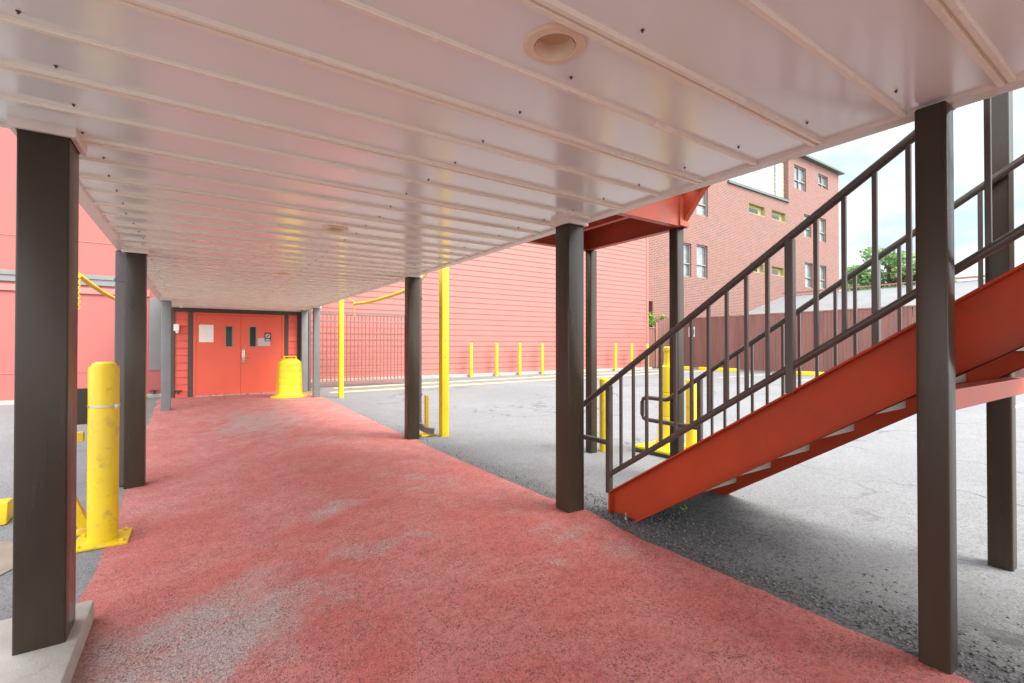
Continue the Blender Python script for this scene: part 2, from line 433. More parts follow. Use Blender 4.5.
# loose stones beside the stair foot
st = MB()
for i in range(1700):
    a = random.random()
    x = 2.5 + random.expovariate(2.2) * (.38); y = random.uniform(-.2, 2.75)
    if random.random() < .35: x = 2.62 + random.gauss(.18, .16); y = random.gauss(2.5, .22)
    if x < 2.47 or x > 4.2: continue
    r = random.uniform(.003, .0085)
    t = bmesh.new(); bmesh.ops.create_icosphere(t, subdivisions=1, radius=r)
    for v in t.verts: v.co = Vector((v.co.x * random.uniform(.7, 1.3), v.co.y * random.uniform(.7, 1.3), v.co.z * random.uniform(.5, .9))) + Vector((x, y, gz(x, y) + r * .4))
    st._add(t)
for i in range(90):
    y = random.uniform(3.2, 9); x = interp(y, XR) + abs(random.gauss(.06, .08)); r = random.uniform(.003, .009)
    t = bmesh.new(); bmesh.ops.create_icosphere(t, subdivisions=1, radius=r)
    for v in t.verts: v.co += Vector((x, y, r * .4))
    st._add(t)
tag(st.build('loose_gravel', M['stone']), 'loose dark gravel scattered on the asphalt at the stair foot', 'gravel', kind='stuff')

# ------------------------------------------------------------------ canopy (elevated walkway with soffit)
ZC = 2.243; CX0, CX1 = -.662, 2.543; PITCH = .3157; Y0 = .713
can = thing('walkway_canopy', (.94, 4, ZC), 'long covered walkway bridge with cream ribbed metal ceiling', 'canopy')
def panel_mesh(double, hole=None, wide=False):
    # cross-section in (y, z), y measured from the seam; flat sheet then rib hanging down
    x0, x1 = (-1.45 if wide else CX0 + .085), CX1 - .085
    if double:
        prof = [(0, 0), (.001, -.006), (.003, -.016), (.019, -.016), (.021, -.003), (.029, -.003), (.031, -.019), (.048, -.019), (.050, .009), (.055, .009), (.0555, 0), (PITCH, 0)]
    else:
        prof = [(0, 0), (.001, -.010), (.003, -.016), (.020, -.016), (.022, -.004), (.0225, .009), (.027, .009), (.0275, 0), (PITCH, 0)]
    b = MB(); A = []; B = []
    for y, z in prof:
        A.append(b.bm.verts.new((x0, y, z))); B.append(b.bm.verts.new((x1, y, z)))
    n = len(prof)
    for i in range(n - 1 if hole is None else n - 2): b.bm.faces.new((A[i], A[i + 1], B[i + 1], B[i]))
    if hole is not None:
        hx, hy = hole; q = .067; ya = prof[-2][0]
        H = [b.bm.verts.new(c) for c in ((hx - q, hy - q, 0), (hx + q, hy - q, 0), (hx + q, hy + q, 0), (hx - q, hy + q, 0))]
        for f in ((A[-2], B[-2], H[1], H[0]), (B[-2], B[-1], H[2], H[1]), (B[-1], A[-1], H[3], H[2]), (A[-1], A[-2], H[0], H[3])): b.bm.faces.new(f)
        bmesh.ops.recalc_face_normals(b.bm, faces=b.bm.faces)
        for f in b.bm.faces:
            f.material_index = 1 if f.calc_center_median().y < .06 and f.calc_center_median().z < 0 else 0
        return b
    # thin upper skin so that the sheet has a thickness
    T = [b.bm.verts.new((x, y, .014)) for x, y in ((x0, 0), (x1, 0), (x1, PITCH), (x0, PITCH))]
    b.bm.faces.new(T); b.bm.faces.new((A[0], B[0], T[1], T[0])); b.bm.faces.new((A[-1], T[3], T[2], B[-1]))
    b.bm.faces.new(A + [T[3], T[0]]); b.bm.faces.new(B + [T[2], T[1]])
    bmesh.ops.recalc_face_normals(b.bm, faces=b.bm.faces)
    for f in b.bm.faces:
        f.material_index = 1 if f.calc_center_median().y < .08 and f.calc_center_median().z < 0 else 0
    return b
scr = MB(); scr.lathe([(.003, .0), (.0062, -.001), (.0062, -.003), (.0032, -.004), (.0032, -.009)], seg=8)
scr_ob = scr.build('screw', M['rust']); scr_me = scr_ob.data; bpy.data.objects.remove(scr_ob)
protos = {}
LIGHT_AT = {1: 1.18, 10: 4.06, 19: 6.92, 38: 12.9}
for i in range(-22, 43):
    wide = i <= 6; dbl = (i % 2 == 1)
    key = (dbl, wide)
    if i == 42: break
    yy = Y0 + i * PITCH
    if key not in protos:
        protos[key] = panel_mesh(dbl, None, wide).build('soffit_panel', [M['soffit'], M['rib']]).data
        bpy.data.objects.remove([o for o in bpy.data.objects if o.data == protos[key]][0])
    if i in LIGHT_AT:
        o = panel_mesh(dbl, (.955, LIGHT_AT[i] - yy), wide).build('soffit_panel', [M['soffit'], M['rib']])
    else: o = bpy.data.objects.new('soffit_panel', protos[key]); COL.objects.link(o)
    o.parent = can
    o.location = (-.94, yy - 4, 0)
    if -1 <= i <= 31:
        for sx in (-.42, 1.13, 2.22):
            s_ = bpy.data.objects.new('screw', scr_me); COL.objects.link(s_); s_.parent = o
            s_.location = (sx + random.uniform(-.02, .02), PITCH - .045 + random.uniform(-.01, .01), 0)
YE0, YE1 = Y0 - 22 * PITCH, Y0 + 42 * PITCH
for sx in (0, 1):
    b = MB()
    if sx: b.poly([(CX1 - .088, ZC - .002), (CX1 - .078, ZC - .016), (CX1, ZC - .016), (CX1, ZC + .05), (CX1 - .088, ZC + .05)], 1, YE0, YE1)
    else: b.poly([(CX0 + .088, ZC - .002), (CX0 + .078, ZC - .016), (CX0, ZC - .016), (CX0, ZC + .05), (CX0 + .088, ZC + .05)], 1, 2.951, YE1)
    b.build('edge_trim', M['white_trim'], can)
    x = CX1 if sx else CX0
    b = MB(); b.box(x - (.03 if sx else 0), x + (0 if sx else .03), YE0 if sx else 2.96, YE1, ZC + .052, 2.72)
    b.build('fascia', M['white_trim'], can)
b = MB(); b.box(CX0 + .03, CX1 - .03, YE0, YE1, 2.60, 2.70); b.build('deck', M['concrete'], can)
b = MB(); b.box(-1.45, CX0 + .09, 2.924, 2.95, ZC - .020, ZC + .02, .004); b.build('return_trim', M['white_trim'], can)
b = MB(); b.box(-1.45, CX0 - .002, 2.90, 2.955, ZC + .022, 2.72); b.box(-1.48, -1.452, YE0, 2.955, ZC - .02, 2.72); b.build('return_fascia', M['trim_brown'], can)
b = MB(); b.box(-1.45, CX0 + .029, YE0, 2.899, 2.60, 2.70); b.build('side_deck', M['concrete'], can)
b = MB(); b.box(CX0 + .09, CX1 - .09, YE1 - .02, YE1 + .05, ZC - .045, ZC + .05, .005); b.build('end_trim', M['white_trim'], can)

def post(name, x, y, z0, z1, w, label, group, capz=None, mat='post', wy=None):
    t = thing(name, (x, y, z0), label, 'post', group)
    wy = wy or w
    b = MB(); b.box(x - w / 2, x + w / 2, y - wy / 2, y + wy / 2, z0 - .12, z1, .010, 3); b.build('shaft', M[mat], t, smooth=True)
    if capz:
        b = MB(); q = w / 2 + .024
        # a boxed cream collar round the post head
        p_ = wy / 2 + .024
        for (a0, a1, b0, b1) in ((-q, q, -p_, -p_ + .022), (-q, q, p_ - .022, p_), (-q, -q + .022, -p_ + .022, p_ - .022), (q - .022, q, -p_ + .022, p_ - .022)):
            b.box(x + a0, x + a1, y + b0, y + b1, capz - .046, ZC + .002, .003)
        b.build('collar', M['white_trim'], t)
    return t
G1 = 'square brown posts holding the covered walkway'
post('canopy_post', -.560, 2.955, -.05, ZC, .170, 'large dark brown post at the left on a concrete footing', G1, ZC, wy=.215)
post('canopy_post', -.510, 6.1, -.16, ZC, .165, 'brown left post with a purplish downspout beside it', G1, ZC)
post('canopy_post', -.515, 12.05, -.06, ZC, .165, 'brown post greyed by painted glare beside the pink stucco wall, left of the red doors', G1, ZC, mat='trim_grey')  # grey instead of brown: glare on the post put into its colour
post('canopy_post', 2.42, 2.81, 0, ZC, .16, 'brown post beside the foot of the stair railing', G1, ZC)
post('canopy_post', 2.455, 6.13, 0, ZC, .16, 'brown post in the middle with a curved downspout at its base', G1, ZC)
post('canopy_post', 2.47, 12.40, 0, ZC, .15, 'far brown post greyed by painted glare between the yellow drum and the thin far yellow pole', G1, ZC, mat='trim_grey')  # glare on this distant brown post painted in as grey
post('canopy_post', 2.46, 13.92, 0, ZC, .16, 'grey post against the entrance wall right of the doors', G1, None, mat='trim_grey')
G2 = 'slim brown posts carrying the stairs and landing'
post('stair_post', 2.465, .63, .02, ZC - .016, .10, 'nearest slim brown post at right, in front of the red stringer', G2)
post('stair_post', 3.865, .70, 0, 4.3, .105, 'slim brown post at the right edge behind the stair railing', G2)
post('stair_post', 3.92, 4.16, 0, 2.405, .10, 'slim brown post under the far corner of the red landing', G2)
post('stair_post', 3.875, 2.92, 0, 2.405, .10, 'slim brown post under the near corner of the red landing', G2)

# downlights
def downlight(y, label):
    t = thing('ceiling_light', (.955, y, ZC), label, 'light', 'round recessed downlights along the soffit')
    b = MB(); b.lathe([(.064, 0), (.101, 0), (.101, -.006), (.095, -.012), (.070, -.014), (.064, -.008)], (.955, y, ZC), 40, cap=False)
    b.bm.faces.ensure_lookup_table()
    b.build('trim_ring', M['lamp_cream'], t, smooth=True)
    b = MB(); b.lathe([(.064, -.010), (.056, .035), (.052, .037)], (.955, y, ZC - .002), 40, cap=False); b.build('baffle', M['lamp_cream'], t, smooth=True)
    b = MB(); b.lathe([(.0005, .034), (.057, .034), (.057, .036), (.0005, .036)], (.955, y, ZC - .002), 40); b.build('lens', M['lamp_lens'], t, smooth=True)
for i, l in enumerate(('nearest cream downlight, large at the top of the photo', 'second cream downlight along the ceiling towards the doors', 'third cream downlight, small and far along the ceiling', 'tiny far downlight just before the red doors')):
    downlight((1.18, 4.06, 6.92, 12.9)[i], l)

# footing under the big left post
b = MB(); b.box(-.80, -.43, 2.30, 3.26, -.40, -.045, .012, 2); 
for v in b.bm.verts: v.co += Vector((.012 * nz(v.co.x * 9, v.co.y * 9), .012 * nz(v.co.y * 9, v.co.z * 9, 4), 0))
b.box(-1.7, -.80, 2.45, 3.24, -.40, -.075, .03, 3)
tag(b.build('concrete_footing', M['concrete'], origin=(-.7, 2.8, -.15), smooth=True), 'chipped pale concrete footing under the large left post', 'footing')

# ------------------------------------------------------------------ staircase
sl = .655
def ztop(y): return .155 + sl * (2.59 - y)
def zbot(y): return ztop(y) - .312
Y_END = -1.40
stair = thing('staircase', (3.2, 2.5, 0), 'orange red steel staircase with brown railings rising towards the right', 'staircase')
def stringer(parent, xw, xf, name='stringer'):
    """channel: web at xw, flanges reaching to xf"""
    b = MB(); x0, x1 = sorted((xw, xw + (.008 if xf < xw else -.008)))
    yb = 2.59 - (.155 - .0 - .312) / -sl  # where the bottom edge meets the ground
    yb = 2.59 + (.155 - .312) / sl
    b.poly([(2.59, 0.0), (2.59, .155), (Y_END, ztop(Y_END)), (Y_END, zbot(Y_END)), (yb, 0.0)], 0, x0, x1)
    f0, f1 = sorted((xf, xw))
    th = .011
    b.poly([(2.592, .157), (2.592, .157 - th), (Y_END, ztop(Y_END) - th), (Y_END, ztop(Y_END) + .002)], 0, f0, f1 - .0005 if xf < xw else f1)
    b.poly([(yb + .003, 0.0), (yb - .014, 0.0), (Y_END, zbot(Y_END) + th), (Y_END, zbot(Y_END) - .002)], 0, f0, f1)
    b.box(f0 + .002, f1, 2.579, 2.594, 0.001, .145)
    return b.build(name, M['orange_red'], parent)
stringer(stair, 2.668, 2.615)
stringer(stair, 3.742, 3.795)
for y in (2.40,):
    b = MB(); b.lathe([(.011, 0), (.011, .018), (.006, .02), (.006, .05)], (2.60, y, .008), 6); b.build('anchor_bolt', M['strap'], stair)
for i in range(14):
    y = 2.50 - .2824 * i; zt = (i + 1) * .185 - .005
    b = MB()
    b.poly([(y, zt), (y, zt - .160), (y - .012, zt - .160), (y - .012, zt - .045), (y - .270, zt - .045), (y - .270, zt + .012), (y - .262, zt + .012), (y - .262, zt)], 0, 2.678, 3.732)
    b.build('tread', M['tread'], stair)
b = MB(); b.box(2.52, 3.785, .585, .655, 1.01, 1.095, .004); b.build('cross_beam', M['landing_red'], stair)
def hz(y): return .967 + sl * (2.618 - y)
def lz(y): return .270 + sl * (2.618 - y)
def railing(x, first):
    yl = 3.08 if first else 3.26; ye = Y_END
    b = MB(); ybend = 2.90
    zc_ = hz(ybend); zl = .525
    pts = [(x, ye, hz(ye)), (x, ybend + .03, hz(ybend + .03)), (x, ybend + .05, zc_ - .03), (x, ybend + .08, zc_ - .035), (x, yl - .05, zc_ - .035), (x, yl - .015, zc_ - .05), (x, yl, zc_ - .085), (x, yl, zl + .05), (x, yl - .015, zl + .015), (x, yl - .05, zl), (x, 2.60, zl)]
    if first:
        pts = [(x, ye, hz(ye)), (x, ybend + .03, hz(ybend + .03)), (x, ybend + .05, zc_ - .03), (x, ybend + .08, zc_ - .035), (x, yl - .05, zc_ - .035), (x, yl - .015, zc_ - .05), (x, yl, zc_ - .085), (x, yl, zl + .05), (x, yl - .015, zl + .015), (x, yl - .05, zl), (x, 2.60, zl)]
    r = b.tube(pts, .0215, 12).build('railing', M['rail'], stair, smooth=True)
    b = MB(); b.tube([(x, ye, lz(ye)), (x, 2.60, lz(2.60))], .0195, 12); b.build('lower_rail', M['rail'], r, smooth=True)
    news = [2.60, 1.268, -.126, -1.38]
    for j, y in enumerate(news):
        b = MB(); b.box(x - .021, x + .021, y - .021, y + .021, ztop(y) - .006, hz(y) - .012, .005); b.build('newel', M['rail'], r)
        if j < 3:
            for q in range(1, 11):
                yq = y - q * (y - news[j + 1]) / 11
                b = MB(); b.box(x - .0098, x + .0098, yq - .0098, yq + .0098, lz(yq), hz(yq) - .01, .002, 1); b.build('baluster', M['rail'], r)
    return r
railing(2.635, True); railing(3.775, False)
b = MB(); b.box(2.60, 3.92, -2.9, Y_END - .003, 2.45, 2.72); b.build('top_landing', M['landing_red'], stair)

# landing and the flight above it
ln = thing('stair_landing', (3.25, 3.5, 2.4), 'orange red steel landing under the canopy edge with its upper stringer', 'landing')
def beam(n, x0, x1, y0, y1, z0, z1, m='landing_red', bev=.003):
    b = MB(); b.box(x0, x1, y0, y1, z0, z1, bev); return b.build(n, M[m], ln)
LZ0, LZ1 = 2.402, 2.735
def channel(n, x0, x1, y, out):  # along X, web at y, flanges towards -out
    b = MB(); y2 = y - out * .008; b.box(x0, x1, min(y, y2), max(y, y2), LZ0, LZ1)
    y3 = y - out * .07
    b.box(x0, x1, min(y2, y3), max(y2, y3), LZ0 + .001, LZ0 + .012); b.box(x0, x1, min(y2, y3), max(y2, y3), LZ1 - .012, LZ1 - .001)
    return b.build(n, M['landing_red'], ln)
channel('edge_beam', 2.56, 3.92, 2.82, -1); channel('edge_beam', 2.56, 3.92, 4.235, 1)
b = MB(); b.box(3.912, 3.921, 2.83, 4.226, LZ0, LZ1); b.box(3.85, 3.911, 2.83, 4.226, LZ0 + .001, LZ0 + .012); b.build('edge_beam', M['landing_red'], ln)
for x in (3.05, 3.50): beam('joist', x - .03, x + .03, 2.893, 4.162, LZ0 + .12, LZ1 - .014)
beam('deck_plate', 2.56, 3.911, 2.829, 4.226, LZ1 - .011, LZ1 - .002)
for x in (2.68, 3.83):
    b = MB(); b.poly([(2.815, 2.44), (2.815, 2.90), (0.2, 2.90 + .70 * 2.6), (0.2, 2.66 + .70 * 2.4), (2.60, 2.70)], 0, x, x + .06); b.build('upper_stringer', M['orange_red'], ln)
for i in range(9):
    y = 2.70 - .28 * i; z = 2.735 + (i + 1) * .19
    b = MB(); b.poly([(y, z), (y, z - .2), (y - .012, z - .2), (y - .012, z - .04), (y - .27, z - .04), (y - .27, z)], 0, 2.742, 3.828); b.build('upper_tread', M['tread'], ln)
b = MB(); b.box(3.78, 3.91, 2.803, 2.817, 2.405, 2.74); b.build('bolt_plate', M['landing_red'], ln)

# ------------------------------------------------------------------ entrance building with double doors
YD = 14.08
ent = thing('entrance_building', (1, YD, 0), 'red sided entrance block with dark brown corner trim around the double doors', 'building')
def sawtooth(b, x0, x1, y, z0, z1, exp, lip=.014, back=.12, groove=.015):
    pts = []; z = z0
    while z < z1 - 1e-4:
        zz = min(z + exp, z1)
        pts += [(y + .018, z), (y + .018, z + groove), (y - lip, z + groove), (y, zz)]; z = zz
    pts += [(y + back, z1), (y + back, z0)]
    b.poly(pts, 0, x0, x1)
b = MB(); sawtooth(b, -.43, -.165, YD, -.05, 2.19, .178); sawtooth(b, 2.085, 2.30, YD, -.05, 2.19, .178); sawtooth(b, -.55, 2.66, YD, 2.33, 7.0, .178)
b.box(-.17, 2.09, YD + .06, YD + .2, -.05, 2.30)
b.box(2.55, 2.66, YD + .12, 17.15, -.05, 7.0); b.box(-.55, -.44, YD + .12, 17.15, -.05, 7.0)
b.build('siding', M['door_siding'], ent)
b = MB(); b.box(-.172, -.068, YD - .03, YD + .05, -.02, 2.10, .004); b.box(1.985, 2.082, YD - .03, YD + .05, -.02, 2.10, .004)
b.build('side_casing', M['trim_brown'], ent)
b = MB(); b.box(-.43, 2.30, YD - .034, YD + .06, 2.103, 2.325, .004); b.build('head_casing', M['trim_brown'], ent)
b = MB(); b.box(-.55, -.434, YD - .045, YD + .12, -.05, 2.33, .004); b.build('corner_board', M['trim_brown'], ent)
b = MB(); b.box(2.304, 2.66, YD - .022, YD + .12, -.05, 2.33, .004); b.build('corner_board', M['trim_brown'], ent)
dr = MB(); dr.box(-.065, -.005, YD - .02, YD + .05, 0, 2.098, .003); dr.box(1.925, 1.982, YD - .02, YD + .05, 0, 2.098, .003); dr.box(-.004, 1.924, YD - .02, YD + .05, 2.045, 2.098, .003)
dr.build('door_frame', M['door'], ent)
for s, (x0, x1) in enumerate(((0.0, .955), (.961, 1.921))):
    b = MB(); wx0, wx1 = ((.625, .765), (1.16, 1.30))[s]; wz0, wz1 = 1.25, 1.76
    d0, d1 = YD - .012, YD + .035
    for (a0, a1, c0, c1) in ((x0, wx0, .03, 2.04), (wx1, x1, .03, 2.04), (wx0, wx1, .03, wz0), (wx0, wx1, wz1, 2.04)): b.box(a0, a1, d0, d1, c0, c1)
    bmesh.ops.remove_doubles(b.bm, verts=b.bm.verts, dist=1e-5)
    d = b.build('door', M['door'], ent)
    b = MB()
    for (a0, a1, c0, c1) in ((wx0 - .016, wx0 + .004, wz0 - .016, wz1 + .016), (wx1 - .004, wx1 + .016, wz0 - .016, wz1 + .016), (wx0 + .004, wx1 - .004, wz0 - .016, wz0 + .004), (wx0 + .004, wx1 - .004, wz1 - .004, wz1 + .016)): b.box(a0, a1, d0 - .008, d0 + .02, c0, c1)
    b.build('window_frame', M['alu'], d)
    b = MB(); b.box(wx0 + .003, wx1 - .003, d0 + .012, d0 + .020, wz0 + .003, wz1 - .003); b.build('pane', M['pane_dark'], d)
    for zz in (.30, 1.02, 1.76):
        b = MB(); xh = x0 - .004 if s == 0 else x1 + .004
        b.box(xh - .012, xh + .012, d0 - .014, d0 - .001, zz - .055, zz + .055, .003); b.build('hinge', M['door'], d)
    if s:
        b = MB(); b.box(.985, 1.045, d0 - .02, d0, .80, 1.19, .006); b.tube([(1.015, d0 - .01, .98), (1.015, d0 - .055, .98), (1.03, d0 - .065, .98), (1.14, d0 - .065, .975)], .011, 8); b.box(1.0, 1.03, d0 - .03, d0 - .015, 1.08, 1.13, .004)
        b.build('handle', M['chrome'], d, smooth=True)
b = MB(); b.box(-.0, 1.925, YD - .05, YD + .03, -.01, .027, .004); b.build('threshold', M['chrome'], ent)
def flat(name, x0, x1, z0, z1, mat, label, cat, y=YD - .0125, th=.004):
    b = MB(); b.box(x0, x1, y - th, y, z0, z1); return tag(b.build(name, M[mat], origin=((x0 + x1) / 2, y, z0)), label, cat)
flat('notice', .055, .36, 1.355, 1.79, 'paper', 'large cream printed notice taped on the left red door', 'notice')
flat('notice', 1.345, 1.64, 1.262, 1.47, 'paper_grey', 'small grey notice under the black sign on the right red door', 'notice')
sg = thing('prohibition_sign', (1.58, YD - .017, 1.38), 'small black sign with white crossed circle on the right red door', 'sign')
b = MB(); b.box(1.505, 1.66, YD - .021, YD - .017, 1.385, 1.615); b.build('plate', M['black'], sg)
b = MB()
t = bmesh.new(); cx_, cz_ = 1.582, 1.525
for kk in range(28):
    a0, a1 = 2 * PI * kk / 28, 2 * PI * (kk + 1) / 28
    q = [t.verts.new((cx_ + r * math.cos(a), YD - .0225, cz_ + r * math.sin(a))) for r, a in ((.042, a0), (.056, a0), (.056, a1), (.042, a1))]; t.faces.new(q)
bmesh.ops.remove_doubles(t, verts=t.verts, dist=1e-5); b._add(t)
b.build('circle', M['white'], sg)
b = MB(); b.box(cx_ - .044, cx_ + .044, YD - .0240, YD - .0230, cz_ - .006, cz_ + .006, ry=math.radians(45)); b.build('slash', M['white'], sg)
b = MB(); b.box(1.525, 1.64, YD - .0225, YD - .0215, 1.410, 1.432); b.build('caption_strip', M['white'], sg)
# wall lamp at left of the doors
lp = thing('wall_lamp', (-.40, YD, 1.6), 'small white boxy wall lamp on the red siding left of the doors', 'lamp')
b = MB(); b.box(-.455, -.345, YD - .13, YD - .045, 1.62, 1.79, .01); b.build('housing', M['white'], lp)
b = MB(); b.lathe([(.0, 0), (.026, .008), (.036, .03), (.036, .05)], (-.385, YD - .09, 1.566), 14); b.build('bulb', M['white'], lp, smooth=True)
cm = thing('security_camera', (-.36, YD - .25, 2.2), 'tiny white dome camera under the soffit above the wall lamp', 'camera')
b = MB(); b.lathe([(.0, -.075), (.03, -.066), (.042, -.035), (.044, -.012)], (-.30, 13.72, ZC), 14); b.build('dome', M['white'], cm, smooth=True)
b = MB(); b.lathe([(.055, -.012), (.055, 0)], (-.30, 13.72, ZC), 14); b.build('base', M['white'], cm, smooth=True)
for x, l in ((-.36, 'small black hose tap on the siding at the left of the doors'), (-.86, 'small black hose tap low on the pink stucco wall')):
    yb_ = YD - .014 if x > -.5 else 14.5
    hb = thing('hose_tap', (x, yb_, .1), l, 'tap')
    b = MB(); b.tube([(x, yb_, .14), (x, yb_ - .09, .14), (x, yb_ - .11, .10)], .022, 8); b.build('spout', M['black'], hb, smooth=True)
    b = MB(); b.box(x - .08, x + .08, yb_ - .065, yb_ - .04, .155, .185, .006); b.build('tap_handle', M['black'], hb)

# yellow drum by the door
dx, dy = 1.93, 12.85
dm = thing('traffic_drum', (dx, dy, 0), 'yellow plastic traffic drum with flared base in front of the right door', 'drum')
def squircle(b, prof, c, seg=48):
    """loft of rounded-square rings: (half width, height, exponent)"""
    t = bmesh.new(); rings = []
    for r, z, e in prof:
        ring = []
        for i in range(seg):
            a = 2 * PI * (i + .5) / seg; ca, sa = math.cos(a), math.sin(a)
            k = (abs(ca) ** e + abs(sa) ** e) ** (-1 / e)
            ring.append(t.verts.new((c[0] + r * k * ca, c[1] + r * .86 * k * sa, c[2] + z)))
        rings.append(ring)
    for a, q in zip(rings, rings[1:]):
        for i in range(seg): t.faces.new((a[i], a[(i + 1) % seg], q[(i + 1) % seg], q[i]))
    t.faces.new(rings[0][::-1]); t.faces.new(rings[-1]); bmesh.ops.recalc_face_normals(t, faces=t.faces); b._add(t)
b = MB(); prof = [(.43, 0, 2.2), (.43, .018, 2.2), (.39, .03, 2.3), (.32, .055, 2.8), (.290, .085, 3.5), (.281, .13, 4.5)]
for zz, r in ((.30, .276), (.46, .270), (.62, .264), (.76, .259)): prof += [(r + .0003, zz - .006, 5), (r - .0012, zz, 5), (r, zz + .006, 5)]
prof += [(.256, .855, 5), (.250, .870, 5), (.165, .945, 5), (.16, .95, 5)]
squircle(b, prof, (dx, dy, 0)); b.build('body', M['yellow_plastic'], dm, smooth=True)
b = MB(); b.box(dx - .155, dx - .115, dy - .09, dy + .09, .951, .985, .008); b.box(dx + .115, dx + .155, dy - .09, dy + .09, .951, .985, .008); b.box(dx - .155, dx + .155, dy - .09, dy + .09, .986, 1.012, .009)
b.build('handle', M['yellow_plastic'], dm)

# thin pipe by the right wall post
def downspout(x, y, z0, z1, w, label, elbow=None):
    t = thing('downspout', (x, y, z0), label, 'downspout', None)
    b = MB(); b.box(x - w / 2, x + w / 2, y - w / 2, y + w / 2, z0, z1, .008); b.build('pipe', M['purple_brown'], t)
    if elbow:
        b = MB(); n = 8; pts = [(x, y, z0 + .03)]
        for i in range(n + 1):
            a = PI / 2 * i / n * .86; pts.append((x + .16 * (1 - math.cos(a)) * elbow[0], y + .16 * (1 - math.cos(a)) * elbow[1], z0 - .16 * math.sin(a)))
        e = Vector(pts[-1]); pts.append((e.x + .10 * elbow[0], e.y + .10 * elbow[1], e.z - .012))
        b.tube(pts, w * .68, 4, square=True); b.build('elbow', M['purple_brown'], t)
    for zz in (z0 + .35, z1 - .3):
        b = MB(); b.box(x - w / 2 - .006, x + w / 2 + .006, y - w / 2 - .006, y + w / 2 + .006, zz - .012, zz + .012); b.build('bracket', M['purple_brown'], t)
    return t
downspout(2.590, 6.235, .24, 2.23, .075, 'brown downspout with curved outlet behind the middle right post', (.85, -.5))
downspout(-.638, 6.17, -.14, 2.23, .085, 'purplish brown downspout on the left post behind the thick yellow bollard')
downspout(2.60, 13.98, .05, 2.23, .06, 'thin downspout in the corner right of the entrance wall')

# ------------------------------------------------------------------ left stucco building
stc = thing('stucco_building', (-8, 14.5, 0), 'pink stucco building at the left with a grey band and grey panel', 'building')
b = MB(); b.box(-30, -.552, 14.5, 22, .09, 7.5); b.build('wall', M['stucco'], stc)
b = MB(); b.box(-30, -.552, 14.46, 14.52, -.2, .088, .01); b.build('plinth', M['concrete'], stc)
b = MB(); b.box(-30, -1.0, 14.45, 14.51, 2.66, 2.87, .008); b.box(-30, -1.0, 14.425, 14.449, 2.80, 2.90, .006); b.build('grey_band', M['trim_grey'], stc)
b = MB(); b.box(-30, -.95, 14.455, 14.51, 2.46, 2.60, .008); b.build('ledge', M['stucco_trim'], stc)
b = MB(); b.box(-.955, -.70, 14.472, 14.51, .67, 2.44, .006); b.build('grey_panel', M['trim_grey'], stc)
b = MB(); b.box(-30, -.56, 14.488, 14.505, .655, .668); b.build('joint', M['stucco_trim'], stc)
b = MB(); b.box(-30, -.56, 14.488, 14.505, 3.66, 3.675); b.build('joint', M['stucco_trim'], stc)

# ------------------------------------------------------------------ right siding building
YW = 17.2
sb = thing('siding_building', (11, YW, 0), 'large pink building of horizontal lap siding behind the parking lot', 'building')
b = MB(); sawtooth(b, 2.66, 20.25, YW, .11, 9.0, .225, .018, 4.0, .006); b.build('siding', M['siding'], sb)
b = MB(); b.box(20.25, 20.42, YW - .03, YW + 4.0, .11, 9.0, .006); b.build('corner_board', M['siding'], sb)
b = MB(); b.box(2.66, 20.40, YW - .012, YW + 3.9, -.1, .108); b.build('plinth', M['concrete'], sb)

# security gate
YG = 15.1
gt = thing('security_gate', (4.3, YG, 0), 'wide brown steel mesh gate standing before the pink siding wall', 'gate')
b = MB(); b.box(2.70, 6.05, YG - .03, YG + .03, 2.215, 2.33, .006); b.build('top_rail', M['gate_rail'], gt)
b = MB(); b.box(2.70, 6.05, YG - .02, YG + .02, 1.99, 2.045, .004); b.build('upper_rail', M['gate_rail'], gt)
b = MB(); b.box(2.70, 6.05, YG - .03, YG + .03, .06, .17, .006); b.build('bottom_rail', M['gate_rail'], gt)
for x in (2.735, 6.09):
    b = MB(); b.box(x - .04, x + .04, YG - .04, YG + .04, 0, 2.36, .006); b.build('gate_post', M['gate_rail'], gt)
bar = None
for i in range(27):
    x = 2.84 + i * .118
    if bar is None:
        b = MB(); b.box(x - .013, x + .013, YG - .016, YG + .016, .17, 2.215); bar = b.build('bar', M['gate'], gt); bx0 = x
    else:
        c = bar.copy(); COL.objects.link(c); c.parent = gt; c.location = (x - bx0, 0, 0)
for i in range(9):
    z = .36 + i * .185
    b = MB(); b.box(2.775, 6.05, YG - .021, YG - .0165, z - .014, z + .014); b.build('cross_wire', M['gate'], gt)

# ------------------------------------------------------------------ bollards and poles
def dome_pipe(b, x, y, z0, h, r, seg=20):
    b.lathe([(r, 0), (r, h - r * .55), (r * .92, h - r * .28), (r * .7, h - r * .1), (r * .35, h - .004), (.004, h)], (x, y, z0), seg)
proto = None
for i, (x, l) in enumerate(((9.257, 'leftmost of the yellow bollards along the pink siding wall'), (10.47, 'second yellow bollard from the left along the pink siding wall'), (11.66, 'third yellow bollard from the left along the pink siding wall'),
                            (12.886, 'yellow wall bollard just left of the brown post at the stair foot'), (17.506, 'yellow wall bollard seen just above the stair handrail, right of the thin post'), (18.671, 'yellow wall bollard second from the right corner of the pink building'), (19.902, 'yellow wall bollard at the right corner of the pink building'))):
    if proto is None:
        b = MB(); dome_pipe(b, 0, 0, -.05, 1.42, .068); proto = b.build('wall_bollard', M['yellow'], smooth=True); o = proto
    else:
        o = proto.copy(); COL.objects.link(o)
    o.location = (x, 16.83, 0); o.rotation_euler = (random.uniform(-.008, .008), random.uniform(-.012, .012), 0)
    tag(o, l, 'bollard', 'yellow bollards in a row along the pink wall')
